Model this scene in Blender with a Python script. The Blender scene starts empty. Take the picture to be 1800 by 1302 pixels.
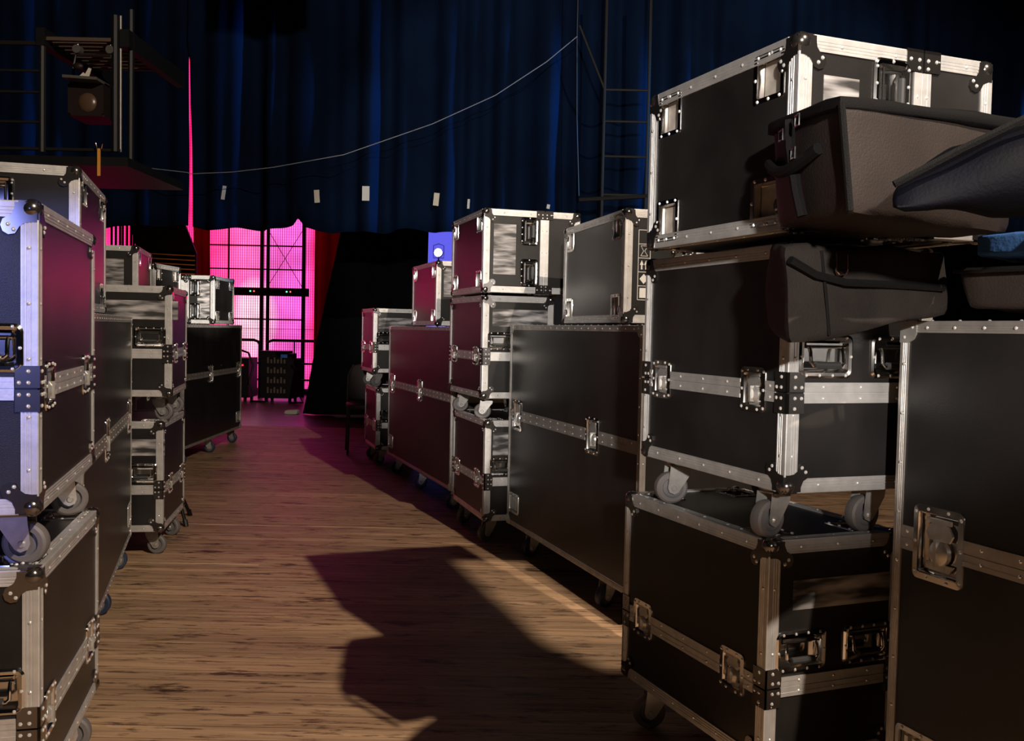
import bpy, bmesh, math, random
from mathutils import Matrix, Vector
random.seed(7)
C = bpy.context.scene.collection
SC = bpy.context.scene
R = math.radians

# ------------------------------------------------------------------ camera, world, lights, exposure
EYE = 1.15
F_PX, PITCH, ROLL = 1670.04, R(2.37047), R(1.20023)
cd = bpy.data.cameras.new('camera'); cam = bpy.data.objects.new('camera', cd); C.objects.link(cam)
cd.sensor_width = 36.0; cd.lens = F_PX * 36.0 / 1800.0; cd.clip_start = 0.02; cd.clip_end = 80
fw = Vector((0, math.cos(PITCH), -math.sin(PITCH))); up = Vector((0, math.sin(PITCH), math.cos(PITCH))); rt = Vector((1, 0, 0))
rt2 = math.cos(ROLL) * rt + math.sin(ROLL) * up; up2 = -math.sin(ROLL) * rt + math.cos(ROLL) * up
M = Matrix((rt2, up2, -fw)).transposed().to_4x4(); M.translation = Vector((0, 0, EYE)); cam.matrix_world = M
SC.camera = cam

w = bpy.data.worlds.new('world'); SC.world = w; w.use_nodes = True
w.node_tree.nodes['Background'].inputs[0].default_value = (0.30, 0.36, 0.6, 1)
w.node_tree.nodes['Background'].inputs[1].default_value = 0.004

def spot(name, loc, target, power, col, size_deg, blend, radius):
    d = bpy.data.lights.new(name, 'SPOT'); d.energy = power; d.color = col
    d.spot_size = R(size_deg); d.spot_blend = blend; d.shadow_soft_size = radius
    o = bpy.data.objects.new(name, d); C.objects.link(o); o.location = loc
    o.rotation_euler = (Vector(target) - Vector(loc)).to_track_quat('-Z', 'Y').to_euler()
    return o
# warm work light high behind on the right: throws the hard floor shadows
spot('work_light', (2.64, -1.33, 4.70), (-1.0, 5.0, 0), 1750, (1.0, 0.84, 0.68), 100, 0.3, 0.035)
# white stage lamp behind the viewer, lights the fronts and upper cases
spot('stage_lamp', (0.1, -4.6, 2.35), (0.80, 5.0, 2.20), 2700, (1.0, 0.93, 0.86), 26, 0.25, 0.10)
# added narrow spot that brightens the small case far left
spot('small_case_fill', (2.5, -4.6, 3.0), (-2.86, 8.5, 1.40), 14000, (1.0, 0.93, 0.84), 3.4, 0.3, 0.05)
# added overhead spot for the bright floor strip, shaped by the mask plate below
spot('strip_fill_light', (0.02, 4.02, 4.6), (0.02, 4.02, 0), 480, (1.0, 0.84, 0.68), 26, 0.1, 0.004)
# blue wash on the near left stack
spot('blue_wash_lamp', (-1.1, -2.5, 1.7), (-1.42, 1.9, 1.05), 330, (0.26, 0.32, 1.0), 14.5, 0.2, 0.05)
# added blue spot raking the stage curtain from the right to streak its folds
spot('curtain_streak_fill', (10.5, 8.2, 2.9), (-2.5, 9.1, 3.0), 11000, (0.02, 0.36, 1.0), 14, 1.0, 0.15)

# crimson stage lamp beside the screen, shining down the aisle
spot('crimson_lamp', (-3.3, 14.6, 1.75), (-1.2, 4.0, 2.0), 32, (1.0, 0.015, 0.12), 44, 1.0, 0.25)

SC.view_settings.view_transform = 'Standard'; SC.view_settings.look = 'None'
SC.view_settings.exposure = 0.0; SC.view_settings.gamma = 1.0; SC.view_settings.use_curve_mapping = False
SC.cycles.max_bounces = 6; SC.cycles.use_denoising = True; SC.cycles.sample_clamp_indirect = 4.0

# ------------------------------------------------------------------ materials
def mat(name, col=(.5, .5, .5), rough=.5, metal=0.0, bump=0.0, bscale=400.0, var=0.0, vscale=8.0, spec=.5, emit=None, estr=0.0, sheen=0.0):
    m = bpy.data.materials.new(name); m.use_nodes = True; nt = m.node_tree; b = nt.nodes['Principled BSDF']
    b.inputs['Base Color'].default_value = (*col, 1); b.inputs['Roughness'].default_value = rough
    b.inputs['Metallic'].default_value = metal; b.inputs['Specular IOR Level'].default_value = spec
    if sheen: b.inputs['Sheen Weight'].default_value = sheen
    tc = nt.nodes.new('ShaderNodeTexCoord')
    if var:
        n = nt.nodes.new('ShaderNodeTexNoise'); n.inputs['Scale'].default_value = vscale; n.inputs['Detail'].default_value = 5
        nt.links.new(tc.outputs['Object'], n.inputs['Vector'])
        r = nt.nodes.new('ShaderNodeValToRGB'); r.color_ramp.elements[0].position = .3; r.color_ramp.elements[1].position = .72
        r.color_ramp.elements[0].color = (*[c * (1 - var) for c in col], 1); r.color_ramp.elements[1].color = (*[min(1, c * (1 + var)) for c in col], 1)
        nt.links.new(n.outputs['Fac'], r.inputs[0]); nt.links.new(r.outputs[0], b.inputs['Base Color'])
    if bump:
        n = nt.nodes.new('ShaderNodeTexNoise'); n.inputs['Scale'].default_value = bscale; n.inputs['Detail'].default_value = 3
        nt.links.new(tc.outputs['Object'], n.inputs['Vector'])
        bp = nt.nodes.new('ShaderNodeBump'); bp.inputs['Strength'].default_value = bump; bp.inputs['Distance'].default_value = .002
        nt.links.new(n.outputs['Fac'], bp.inputs['Height']); nt.links.new(bp.outputs[0], b.inputs['Normal'])
    if emit:
        b.inputs['Emission Color'].default_value = (*emit, 1); b.inputs['Emission Strength'].default_value = estr
    return m
LAM = mat('black_laminate', (.016, .0142, .0135), .34, 0, .22, 500, .35, 5, spec=.36)
ALU = mat('brushed_aluminium', (.66, .64, .62), .42, .62, .12, 120, .13, 26)
ALU_OLD = mat('dull_aluminium', (.42, .39, .36), .42, .6, .15, 90, .2, 20)
CHR = mat('chrome', (.72, .70, .68), .13, 1.0)
ZINC = mat('zinc_steel', (.62, .60, .57), .3, .7, .1, 60, .15, 30)
DARKST = mat('blackened_steel', (.09, .085, .085), .3, .75)
RIV = mat('rivet_steel', (.9, .88, .86), .22, .55)
TYREG = mat('grey_rubber', (.14, .125, .12), .6, 0, .1, 200)
TYREB = mat('blue_black_rubber', (.018, .03, .06), .5)
HUB = mat('grey_plastic', (.13, .125, .13), .45)
BLK = mat('black_paint', (.006, .006, .0065), .5, spec=.25)
GRIP = mat('black_rubber_grip', (.03, .03, .03), .5)
CARD = mat('worn_zinc_pan', (.50, .44, .38), .5, .35, .2, 60, .3, 30)
PAPER = mat('paper', (.52, .49, .42), .8)
WHT = mat('white_print', (.8, .78, .74), .6)
BAG = mat('brown_black_nylon', (.024, .0175, .015), .6, 0, .5, 260, .25, 6, spec=.3)
BAG2 = mat('dark_canvas', (.017, .013, .011), .8, 0, .6, 300, .3, 9, spec=.25)
NAVY = mat('navy_nylon', (.0018, .002, .0045), .7, 0, .5, 200, .3, 8, spec=.12)
BLUEC = mat('blue_cloth', (.04, .14, .42), .85, 0, .6, 120, .3, 14)
STRAP = mat('black_webbing', (.005, .0045, .0045), .75, 0, .6, 500, spec=.15)
COP = mat('coppery_metal', (.8, .5, .38), .2, 1.0)

def label_mat(nm, sc):
    m = mat(nm, (.1, .1, .1), .5); nt = m.node_tree; b = nt.nodes['Principled BSDF']
    tc = nt.nodes.new('ShaderNodeTexCoord'); mp = nt.nodes.new('ShaderNodeMapping'); mp.inputs['Scale'].default_value = sc
    n = nt.nodes.new('ShaderNodeTexNoise'); n.inputs['Scale'].default_value = 1; n.inputs['Detail'].default_value = 2
    g = nt.nodes.new('ShaderNodeTexGradient'); g.gradient_type = 'QUADRATIC_SPHERE'
    r = nt.nodes.new('ShaderNodeValToRGB'); r.color_ramp.elements[0].position = .38; r.color_ramp.elements[1].position = .68
    r.color_ramp.elements[0].color = (.025, .023, .022, 1); r.color_ramp.elements[1].color = (.50, .47, .46, 1)
    nt.links.new(tc.outputs['Object'], mp.inputs['Vector']); nt.links.new(mp.outputs[0], n.inputs['Vector'])
    nt.links.new(n.outputs['Fac'], r.inputs[0]); nt.links.new(r.outputs[0], b.inputs['Base Color'])
    return m
LABEL = label_mat('smeared_print', (7, 5, 34)); LABEL2 = label_mat('smeared_print_upright', (40, 5, 7))

def curtain_mat(name, col, rough=.85, sheen=.3):
    return mat(name, col, rough, 0, .4, 90, .35, 1.3, sheen=sheen, spec=.08)
CURT = curtain_mat('navy_velour', (.0010, .006, .022), .9, 0.0)
CBLK = curtain_mat('black_serge', (.003, .003, .0035), .95, 0.0)
CRED = curtain_mat('red_velour', (.42, .012, .02))

def floor_mat():
    m = bpy.data.materials.new('worn_wood_planks'); m.use_nodes = True; nt = m.node_tree; b = nt.nodes['Principled BSDF']
    L = nt.links.new
    def nd(t, **k):
        n = nt.nodes.new(t)
        for a, v in k.items(): setattr(n, a, v)
        return n
    def mth(op, a, c=None, v=None):
        n = nd('ShaderNodeMath', operation=op); L(a, n.inputs[0])
        if c is not None: L(c, n.inputs[1])
        elif v is not None: n.inputs[1].default_value = v
        return n.outputs[0]
    tc = nd('ShaderNodeTexCoord'); sp = nd('ShaderNodeSeparateXYZ'); L(tc.outputs['Object'], sp.inputs[0])
    x, y = sp.outputs[0], sp.outputs[1]
    xs = mth('ADD', x, mth('MULTIPLY', y, v=.318))
    xs = mth('ADD', xs, v=40.0 - .51)
    cb = nd('ShaderNodeCombineXYZ'); L(xs, cb.inputs[0]); L(mth('ADD', y, v=40.0), cb.inputs[1])
    br = nd('ShaderNodeTexBrick'); L(cb.outputs[0], br.inputs['Vector'])
    br.offset = 0.0; br.squash = 1.0
    br.inputs['Scale'].default_value = 1.0; br.inputs['Brick Width'].default_value = 2.44; br.inputs['Row Height'].default_value = .088
    br.inputs['Mortar Size'].default_value = .0022; br.inputs['Mortar Smooth'].default_value = .4
    br.inputs['Color1'].default_value = (.8, .8, .8, 1); br.inputs['Color2'].default_value = (1.12, 1.12, 1.12, 1); br.inputs['Mortar'].default_value = (.32, .30, .28, 1)
    def noise(scale, sx, sy, det=4, rough=.6, off=0):
        mp = nd('ShaderNodeMapping'); mp.inputs['Scale'].default_value = (sx, sy, 1); mp.inputs['Location'].default_value = (off, off * .7, 0)
        L(tc.outputs['Object'], mp.inputs[0]); n = nd('ShaderNodeTexNoise'); L(mp.outputs[0], n.inputs['Vector'])
        n.inputs['Scale'].default_value = scale; n.inputs['Detail'].default_value = det; n.inputs['Roughness'].default_value = rough; return n.outputs['Fac']
    def ramp(f, p0, c0, p1, c1):
        r = nd('ShaderNodeValToRGB'); e = r.color_ramp.elements; e[0].position = p0; e[1].position = p1; e[0].color = (*c0, 1); e[1].color = (*c1, 1); L(f, r.inputs[0]); return r.outputs[0]
    grain = ramp(noise(1, 1.1, 30, 6, .65), .3, (.26, .155, .088), .72, (.62, .41, .24))
    fine = ramp(noise(1, 5, 150, 3, .6, 3), .3, (.78, .78, .78), .7, (1.12, 1.12, 1.12))
    broad = ramp(noise(1, .5, 1.4, 3, .5, 9), .3, (.78, .76, .74), .7, (1.15, 1.12, 1.1))
    stain = ramp(noise(1, 3.0, 10, 6, .68, 17), .355, (.16, .14, .13), .425, (1, 1, 1))
    stain2 = ramp(noise(1, 6, 34, 5, .66, 31), .36, (.3, .27, .25), .45, (1, 1, 1))
    def mul(a, c):
        n = nd('ShaderNodeMix', data_type='RGBA', blend_type='MULTIPLY'); n.inputs[0].default_value = 1; L(a, n.inputs[6]); L(c, n.inputs[7]); return n.outputs[2]
    col = mul(mul(mul(mul(mul(grain, fine), broad), br.outputs['Color']), stain), stain2)
    # worn bare strips along two board joints
    def strip(y0, hw, x0, x1):
        a = mth('LESS_THAN', mth('ABSOLUTE', mth('SUBTRACT', y, v=y0)), v=hw)
        c = mth('MULTIPLY', mth('GREATER_THAN', x, v=x0), mth('LESS_THAN', x, v=x1))
        return mth('MULTIPLY', mth('MULTIPLY', a, c), ramp(noise(1, 4, 60, 2, .5, y0), .35, (.1,) * 3, .55, (1,) * 3))
    s = mth('ADD', mth('ADD', strip(4.535, .011, -2.2, -1.2), strip(5.44, .012, -1.9, -.5)), mth('MULTIPLY', strip(4.60, .006, -1.2, .35), v=.6))
    mx = nd('ShaderNodeMix', data_type='RGBA'); L(s, mx.inputs[0]); L(col, mx.inputs[6]); mx.inputs[7].default_value = (.72, .52, .30, 1)
    L(mx.outputs[2], b.inputs['Base Color'])
    ro = nd('ShaderNodeMapRange'); L(noise(1, 2, 9, 4, .6, 5), ro.inputs[0]); ro.inputs[3].default_value = .42; ro.inputs[4].default_value = .7
    L(ro.outputs[0], b.inputs['Roughness']); b.inputs['Specular IOR Level'].default_value = .35
    bp = nd('ShaderNodeBump'); bp.inputs['Strength'].default_value = .35; bp.inputs['Distance'].default_value = .003
    L(mth('SUBTRACT', noise(1, 3, 90, 4, .6, 2), mth('MULTIPLY', br.outputs['Fac'], v=1.5)), bp.inputs['Height']); L(bp.outputs[0], b.inputs['Normal'])
    return m
FLOOR = floor_mat()

# ------------------------------------------------------------------ mesh helpers
def add_box(bm, x0, x1, y0, y1, z0, z1, mtx=None):
    vs = [bm.verts.new((x, y, z)) for x in (x0, x1) for y in (y0, y1) for z in (z0, z1)]
    for f in ((0, 1, 3, 2), (4, 6, 7, 5), (0, 4, 5, 1), (2, 3, 7, 6), (0, 2, 6, 4), (1, 5, 7, 3)):
        bm.faces.new([vs[i] for i in f])
    if mtx is not None:
        for v in vs: v.co = mtx @ v.co
    return vs
def ring_frame(d):
    d = d.normalized(); a = Vector((0, 0, 1)) if abs(d.z) < .9 else Vector((1, 0, 0)); u = d.cross(a).normalized(); return u, d.cross(u).normalized()
def add_tube(bm, pts, r, seg=8, cap=True):
    pts = [Vector(p) for p in pts]; rings = []; u = None
    for i, p in enumerate(pts):
        d = (pts[min(i + 1, len(pts) - 1)] - pts[max(i - 1, 0)])
        if u is None: u, v = ring_frame(d)
        else:
            dn = d.normalized(); u = (u - dn * u.dot(dn)).normalized(); v = dn.cross(u)
        rr = r[i] if isinstance(r, (list, tuple)) else r
        rings.append([bm.verts.new(p + (u * math.cos(2 * math.pi * k / seg) + v * math.sin(2 * math.pi * k / seg)) * rr) for k in range(seg)])
    for a, b in zip(rings, rings[1:]):
        for k in range(seg): bm.faces.new((a[k], a[(k + 1) % seg], b[(k + 1) % seg], b[k]))
    if cap: bm.faces.new(rings[0][::-1]); bm.faces.new(rings[-1])
    return rings
def add_lathe(bm, prof, seg=24, mtx=None):
    # prof: list of (radius, height) spun about local x axis
    rings = []
    for r, h in prof:
        if r < 1e-6: rings.append([bm.verts.new((h, 0, 0))])
        else: rings.append([bm.verts.new((h, r * math.cos(2 * math.pi * k / seg), r * math.sin(2 * math.pi * k / seg))) for k in range(seg)])
    for a, b in zip(rings, rings[1:]):
        for k in range(seg):
            k2 = (k + 1) % seg
            if len(a) == 1 and len(b) == 1: continue
            if len(a) == 1: bm.faces.new((a[0], b[k2], b[k]))
            elif len(b) == 1: bm.faces.new((a[k], a[k2], b[0]))
            else: bm.faces.new((a[k], a[k2], b[k2], b[k]))
    if mtx is not None:
        for rg in rings:
            for v in rg: v.co = mtx @ v.co
def add_rivet(bm, p, n, r=.0042, h=.0026):
    p = Vector(p); n = Vector(n).normalized(); u, v = ring_frame(n)
    r0 = [bm.verts.new(p + (u * math.cos(k * math.pi / 3) + v * math.sin(k * math.pi / 3)) * r) for k in range(6)]
    r1 = [bm.verts.new(p + n * h * .75 + (u * math.cos(k * math.pi / 3) + v * math.sin(k * math.pi / 3)) * r * .62) for k in range(6)]
    t = bm.verts.new(p + n * h)
    for k in range(6):
        j = (k + 1) % 6
        for f in (bm.faces.new((r0[k], r0[j], r1[j], r1[k])), bm.faces.new((r1[k], r1[j], t))): f.material_index = 1; f.smooth = True
def rrect(w, h, r, n=4):
    r = min(r, w / 2 - 1e-4, h / 2 - 1e-4); out = []
    for cx, cz, a0 in ((w / 2 - r, h / 2 - r, 0), (-w / 2 + r, h / 2 - r, 90), (-w / 2 + r, -h / 2 + r, 180), (w / 2 - r, -h / 2 + r, 270)):
        for i in range(n + 1):
            a = R(a0 + 90 * i / n); out.append((cx + r * math.cos(a), cz + r * math.sin(a)))
    return out
def add_pan(bm, w, h, r, prof):
    # prof: list of (inset, y) ; outward is -y ; closes with a bottom face
    loops = []
    for ins, y in prof:
        loops.append([bm.verts.new((x, y, z)) for x, z in rrect(w - 2 * ins, h - 2 * ins, max(r - ins * .6, .003))])
    n = len(loops[0])
    for a, b in zip(loops, loops[1:]):
        for k in range(n): bm.faces.new((a[k], a[(k + 1) % n], b[(k + 1) % n], b[k]))
    bm.faces.new(loops[-1])
def add_prism(bm, poly, t0, t1, mtx):
    a = [bm.verts.new(mtx @ Vector((x, t0, z))) for x, z in poly]; b = [bm.verts.new(mtx @ Vector((x, t1, z))) for x, z in poly]
    bm.faces.new(a[::-1]); bm.faces.new(b); n = len(a)
    for k in range(n): bm.faces.new((a[k], a[(k + 1) % n], b[(k + 1) % n], b[k]))
def mesh(name, bm, m, smooth=False, angle=35):
    bmesh.ops.recalc_face_normals(bm, faces=bm.faces)
    me = bpy.data.meshes.new(name); bm.to_mesh(me); bm.free()
    me.materials.append(m)
    if any(p.material_index for p in me.polygons): me.materials.append(RIV)
    if smooth:
        me.polygons.foreach_set('use_smooth', [True] * len(me.polygons))
        try: me.set_sharp_from_angle(angle=R(angle))
        except Exception: pass
    return me
def put(name, me, parent=None, mtx=None):
    o = bpy.data.objects.new(name, me); C.objects.link(o)
    if parent is not None: o.parent = parent
    if mtx is not None: o.matrix_local = mtx
    return o
def obj(name, bm, m, parent=None, smooth=False, mtx=None, angle=35): return put(name, mesh(name, bm, m, smooth, angle), parent, mtx)
def tag(o, label, cat, group=None):
    o['label'] = label; o['category'] = cat
    if group: o['group'] = group
    return o
MT = {}
def thing(name, label, cat, mtx, group=None):
    o = bpy.data.objects.new(name, None); o.empty_display_size = .1; C.objects.link(o); o.matrix_local = mtx; MT[o.name] = mtx.copy(); return tag(o, label, cat, group)
def struct(name, bm, m, smooth=False):
    o = obj(name, bm, m, None, smooth); o['kind'] = 'structure'; return o
T = Matrix.Translation
def RZ(d): return Matrix.Rotation(R(d), 4, 'Z')
def RX(d): return Matrix.Rotation(R(d), 4, 'X')
def RY(d): return Matrix.Rotation(R(d), 4, 'Y')

# ------------------------------------------------------------------ flight case hardware (shared meshes)
def latch_meshes(w, h):
    bm = bmesh.new(); d = .013
    add_pan(bm, w, h, .014, [(0, .0), (.0006, -.0028), (.014, -.0034), (.016, -.001), (.018, d), (.019, d)])
    for sx in (-1, 1):
        for fz in (-.4, 0, .4): add_rivet(bm, (sx * (w / 2 - .007), -.003, fz * h), (0, -1, 0), .0042, .003)
        add_rivet(bm, (sx * w * .2, -.003, h / 2 - .007), (0, -1, 0), .0042, .003); add_rivet(bm, (sx * w * .2, -.003, -h / 2 + .007), (0, -1, 0), .0042, .003)
    pan = mesh('latch_plate', bm, CHR, True)
    bm = bmesh.new(); q = w / .1
    add_lathe(bm, [(0, -.006), (.012 * q, -.006), (.019 * q, 0), (.021 * q, .008)], 18, T((0, 0, -h * .1)) @ RZ(90))
    add_box(bm, -.0035, .0035, -.011, .006, -h * .27, h * .08)                      # the upright thumb wing
    add_prism(bm, [(-.02 * q, h * .06), (.02 * q, h * .06), (.027 * q, h * .16), (.018 * q, h * .27), (.006 * q, h * .31), (-.006 * q, h * .31), (-.018 * q, h * .27), (-.027 * q, h * .16)], .001, .006, Matrix.Identity(4))
    add_box(bm, -.024 * q, .024 * q, -.002, .004, h * .29, h * .35)
    add_prism(bm, [(-.028 * q, -h * .24), (.028 * q, -h * .24), (.02 * q, -h * .34), (-.02 * q, -h * .34)], .004, .008, Matrix.Identity(4))
    return pan, mesh('latch_wing', bm, ZINC, True)
LATCH_S = latch_meshes(.100, .105); LATCH_L = latch_meshes(.135, .160)
def handle_meshes(w, h):
    bm = bmesh.new()
    add_pan(bm, w, h, .016, [(0, 0), (.0008, -.003), (.006, -.006), (.013, -.004), (.016, .004), (.02, .020), (.021, .020)])
    for fx in (-.36, -.12, .12, .36):
        for sz in (-1, 1): add_rivet(bm, (fx * w, -.005, sz * (h / 2 - .007)), (0, -1, 0), .0042, .003)
    for sx in (-1, 1): add_rivet(bm, (sx * (w / 2 - .007), -.005, 0), (0, -1, 0), .0042, .003)
    # pressed ledge in the dish and hinge rod
    add_box(bm, -w * .33, w * .33, .004, .018, h * .18, h * .30); add_tube(bm, [(-w * .36, .0, h * .22), (w * .36, .0, h * .22)], .0035, 8)
    pan = mesh('handle_dish', bm, CHR, True)
    bm = bmesh.new(); g = w * .30
    add_tube(bm, [(-g, .002, h * .24), (-g, -.005, h * .1), (-g, -.008, -h * .14), (-g + .006, -.008, -h * .2), (g - .006, -.008, -h * .2), (g, -.008, -h * .14), (g, -.005, h * .1), (g, .002, h * .24)], .0042, 8)
    bail = mesh('bail', bm, CHR, True)
    bm = bmesh.new(); add_tube(bm, [(-g + .012, -.008, -h * .2), (g - .012, -.008, -h * .2)], .0085, 10)
    return pan, bail, mesh('grip', bm, GRIP, True)
HANDLE = handle_meshes(.146, .098)
def ribbed_handle():
    bm = bmesh.new(); w, h = .15, .105
    add_pan(bm, w, h, .014, [(0, 0), (.0008, -.003), (.012, -.004), (.016, .012), (.017, .012)])
    for k in range(5): add_box(bm, -w * .32 + k * w * .15, -w * .32 + k * w * .15 + .010, -.002, .012, -h * .3, h * .3)
    for fx in (-.36, 0, .36):
        for sz in (-1, 1): add_rivet(bm, (fx * w, -.004, sz * (h / 2 - .006)), (0, -1, 0), .0042, .003)
    return mesh('recessed_grip', bm, ZINC, True)
RIBBED = ribbed_handle()
def dish_meshes():
    bm = bmesh.new(); w, h = .104, .104
    add_pan(bm, w, h, .008, [(0, 0), (.0008, -.003), (.012, -.003), (.0135, .004), (.015, .016), (.016, .0161)])
    for sx in (-1, 1):
        for f in (-.36, 0, .36): add_rivet(bm, (sx * (w / 2 - .006), -.003, f * h), (0, -1, 0), .0042, .003)
        add_rivet(bm, (0, -.003, sx * (h / 2 - .006)), (0, -1, 0), .0042, .003)
    a = mesh('dish_frame', bm, CHR, True)
    bm = bmesh.new(); add_box(bm, -.035, .035, .0145, .0158, -.035, .035)
    return a, mesh('dish_floor', bm, CARD)
DISH = dish_meshes()
def ball_mesh():
    # corner at origin, faces with outward -x, -y, +z ; the ball protrudes
    bm = bmesh.new()
    bmesh.ops.create_uvsphere(bm, u_segments=20, v_segments=12, radius=.0205, matrix=T((.0115, .0115, -.0115)))
    def lobe(mt):
        # drawn in the plane: x,z >= 0 run into the face, outward is -y
        poly = [(0, 0), (.040, .0), (.040, .010), (.046, .024), (.062, .034), (.066, .046), (.062, .058), (.052, .064), (.040, .062), (.032, .048), (.022, .040), (.010, .038), (0, .038)]
        add_prism(bm, poly, -.0042, .0005, mt)
        for p in ((.052, .044), (.042, .054)): add_rivet(bm, mt @ Vector((p[0], -.0042, p[1])), mt.to_3x3() @ Vector((0, -1, 0)), .0046, .0032)
    # mapping (x, y, z)local -> face frames
    lobe(Matrix(((1, 0, 0, 0), (0, 1, 0, 0), (0, 0, -1, 0), (0, 0, 0, 1))))          # face -y
    lobe(Matrix(((0, 1, 0, 0), (1, 0, 0, 0), (0, 0, -1, 0), (0, 0, 0, 1))))          # face -x
    lobe(Matrix(((1, 0, 0, 0), (0, 0, 1, 0), (0, -1, 0, 0), (0, 0, 0, 1))))          # face +z
    return mesh('ball_corner', bm, CHR_D, True)
CHR_D = mat('smoky_chrome', (.23, .21, .20), .2, .95)
BALL = ball_mesh()
def cap_mesh():
    bm = bmesh.new()
    for mt in (Matrix(((1, 0, 0, 0), (0, 1, 0, 0), (0, 0, -1, 0), (0, 0, 0, 1))), Matrix(((0, 1, 0, 0), (1, 0, 0, 0), (0, 0, -1, 0), (0, 0, 0, 1))), Matrix(((1, 0, 0, 0), (0, 0, 1, 0), (0, -1, 0, 0), (0, 0, 0, 1)))):
        add_prism(bm, [(-.003, -.003), (.044, -.003), (.044, .022), (.036, .036), (.022, .044), (-.003, .044)], -.0042, 0, mt)
        for p in ((.032, .01), (.01, .032)): add_rivet(bm, mt @ Vector((p[0], -.0042, p[1])), mt.to_3x3() @ Vector((0, -1, 0)), .004, .003)
    return mesh('corner_cap', bm, ZINC, True)
CAP = cap_mesh()
def brace_mesh():
    # vertical edge at origin, faces -x and -y ; centred on the seam
    bm = bmesh.new()
    for s in (-1, 1):
        z0, z1 = (.002, .046) if s > 0 else (-.046, -.002)
        add_box(bm, -.0055, .040, -.0055, .001, z0, z1); add_box(bm, -.0055, .001, -.0055, .040, z0, z1)
        zz = .012 if s > 0 else -.012; zo = .035 if s > 0 else -.035
        for a, b in ((.016, zz), (.016, zo), (.033, zz)):
            add_rivet(bm, (a, -.0055, b), (0, -1, 0), .0046, .0032); add_rivet(bm, (-.0055, a, b), (-1, 0, 0), .0046, .0032)
    return mesh('corner_brace', bm, CHR_D, True)
BRACE = brace_mesh()
def caster_meshes(tyre, nm):
    # top plate at z=0, wheel foot at z=-.135
    bm = bmesh.new(); add_box(bm, -.048, .048, -.040, .040, -.004, 0)
    for sx in (-1, 1):
        for sy in (-1, 1): add_rivet(bm, (sx * .038, sy * .03, -.004), (0, 0, -1), .006, .004)
    add_lathe(bm, [(0, .004), (.030, .004), (.033, .014), (.026, .022), (0, .022)], 20, RY(90))
    for s in (-1, 1):
        poly = [(-.030, -.020), (.034, -.020), (.030, -.045), (-.006, -.100), (-.018, -.106), (-.032, -.100), (-.037, -.088), (-.034, -.06)]
        add_prism(bm, poly, s * .0225 - .0015, s * .0225 + .0015, Matrix.Identity(4))
    add_box(bm, -.030, .034, -.024, .024, -.024, -.020)
    for s in (-1, 1): add_lathe(bm, [(0, .028), (.006, .028), (.009, .024), (.009, .020)], 10, T((-.02, 0, -.088)) @ RZ(90 * s))
    fork = mesh('caster_fork', bm, ZINC, True)
    bm = bmesh.new()
    add_lathe(bm, [(.030, -.016), (.040, -.016), (.0455, -.012), (.047, -.005), (.047, .005), (.0455, .012), (.040, .016), (.030, .016), (.030, -.016)], 32, T((-.02, 0, -.088)) @ RZ(90))
    wheel = mesh('wheel', bm, tyre, True)
    bm = bmesh.new(); add_lathe(bm, [(0, -.018), (.012, -.018), (.013, -.010), (.026, -.009), (.031, -.0145), (.031, .0145), (.026, .009), (.013, .010), (.012, .018), (0, .018)], 24, T((-.02, 0, -.088)) @ RZ(90))
    return fork, wheel, mesh('hub', bm, HUB, True)
CASTER_G = caster_meshes(TYREG, 'g'); CASTER_B = caster_meshes(TYREB, 'b')

def face_grid(bm, O, U, V, u1, v1, holes):
    """rectangle from O along U,V with rectangular holes (u0,u1,v0,v1)"""
    hs = [(max(0, a), min(u1, b), max(0, c), min(v1, d)) for a, b, c, d in holes]
    hs = [h for h in hs if h[1] > h[0] and h[3] > h[2]]
    us = sorted({0, u1, *[h[0] for h in hs], *[h[1] for h in hs]}); vs = sorted({0, v1, *[h[2] for h in hs], *[h[3] for h in hs]})
    for a, b in zip(us, us[1:]):
        for c, d in zip(vs, vs[1:]):
            mu, mv = (a + b) / 2, (c + d) / 2
            if any(h[0] < mu < h[1] and h[2] < mv < h[3] for h in hs): continue
            bm.faces.new([bm.verts.new(O + U * p + V * q) for p, q in ((a, c), (b, c), (b, d), (a, d))])

def trim_mesh(p0, p1, n1, n2, leg=.030, t=.0032, riv=.12, gap0=.03, gap1=.03, m=None):
    """aluminium angle along an edge; n1,n2 outward normals of the two faces it wraps"""
    p0, p1, n1, n2 = Vector(p0), Vector(p1), Vector(n1), Vector(n2)
    d = (p1 - p0).normalized(); Ln = (p1 - p0).length; a = p0 + d * gap0; b = p1 - d * gap1
    g = .0011; prof = [(0, -leg), (t, -leg)]
    for f in (.82, .60, .38): # grooves on leg 1
        prof += [(t, -leg * f - .0016), (t - g, -leg * f - .0008), (t - g, -leg * f + .0008), (t, -leg * f + .0016)]
    prof += [(t, t * .2), (t * .8, t * .8), (t * .2, t)]
    for f in (.38, .60, .82): prof += [(-leg * f + .0016, t), (-leg * f + .0008, t - g), (-leg * f - .0008, t - g), (-leg * f - .0016, t)]
    prof += [(-leg, t), (-leg, 0), (0, 0)]
    bm = bmesh.new()
    ra = [bm.verts.new(a + n1 * x + n2 * y) for x, y in prof]; rb = [bm.verts.new(b + n1 * x + n2 * y) for x, y in prof]; n = len(prof)
    for k in range(n): bm.faces.new((ra[k], ra[(k + 1) % n], rb[(k + 1) % n], rb[k]))
    bm.faces.new(ra[::-1]); bm.faces.new(rb)
    if riv:
        ll = (b - a).length; cnt = max(2, int(ll / riv)); o = ll / (cnt + .0)
        for i in range(cnt):
            s = a + d * (o * (i + .5))
            add_rivet(bm, s + n1 * t - n2 * leg * .5, n1, .0042, .0028); add_rivet(bm, s + n2 * t - n1 * leg * .5, n2, .0042, .0028)
    return mesh('edge_trim', bm, m or ALU)

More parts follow.
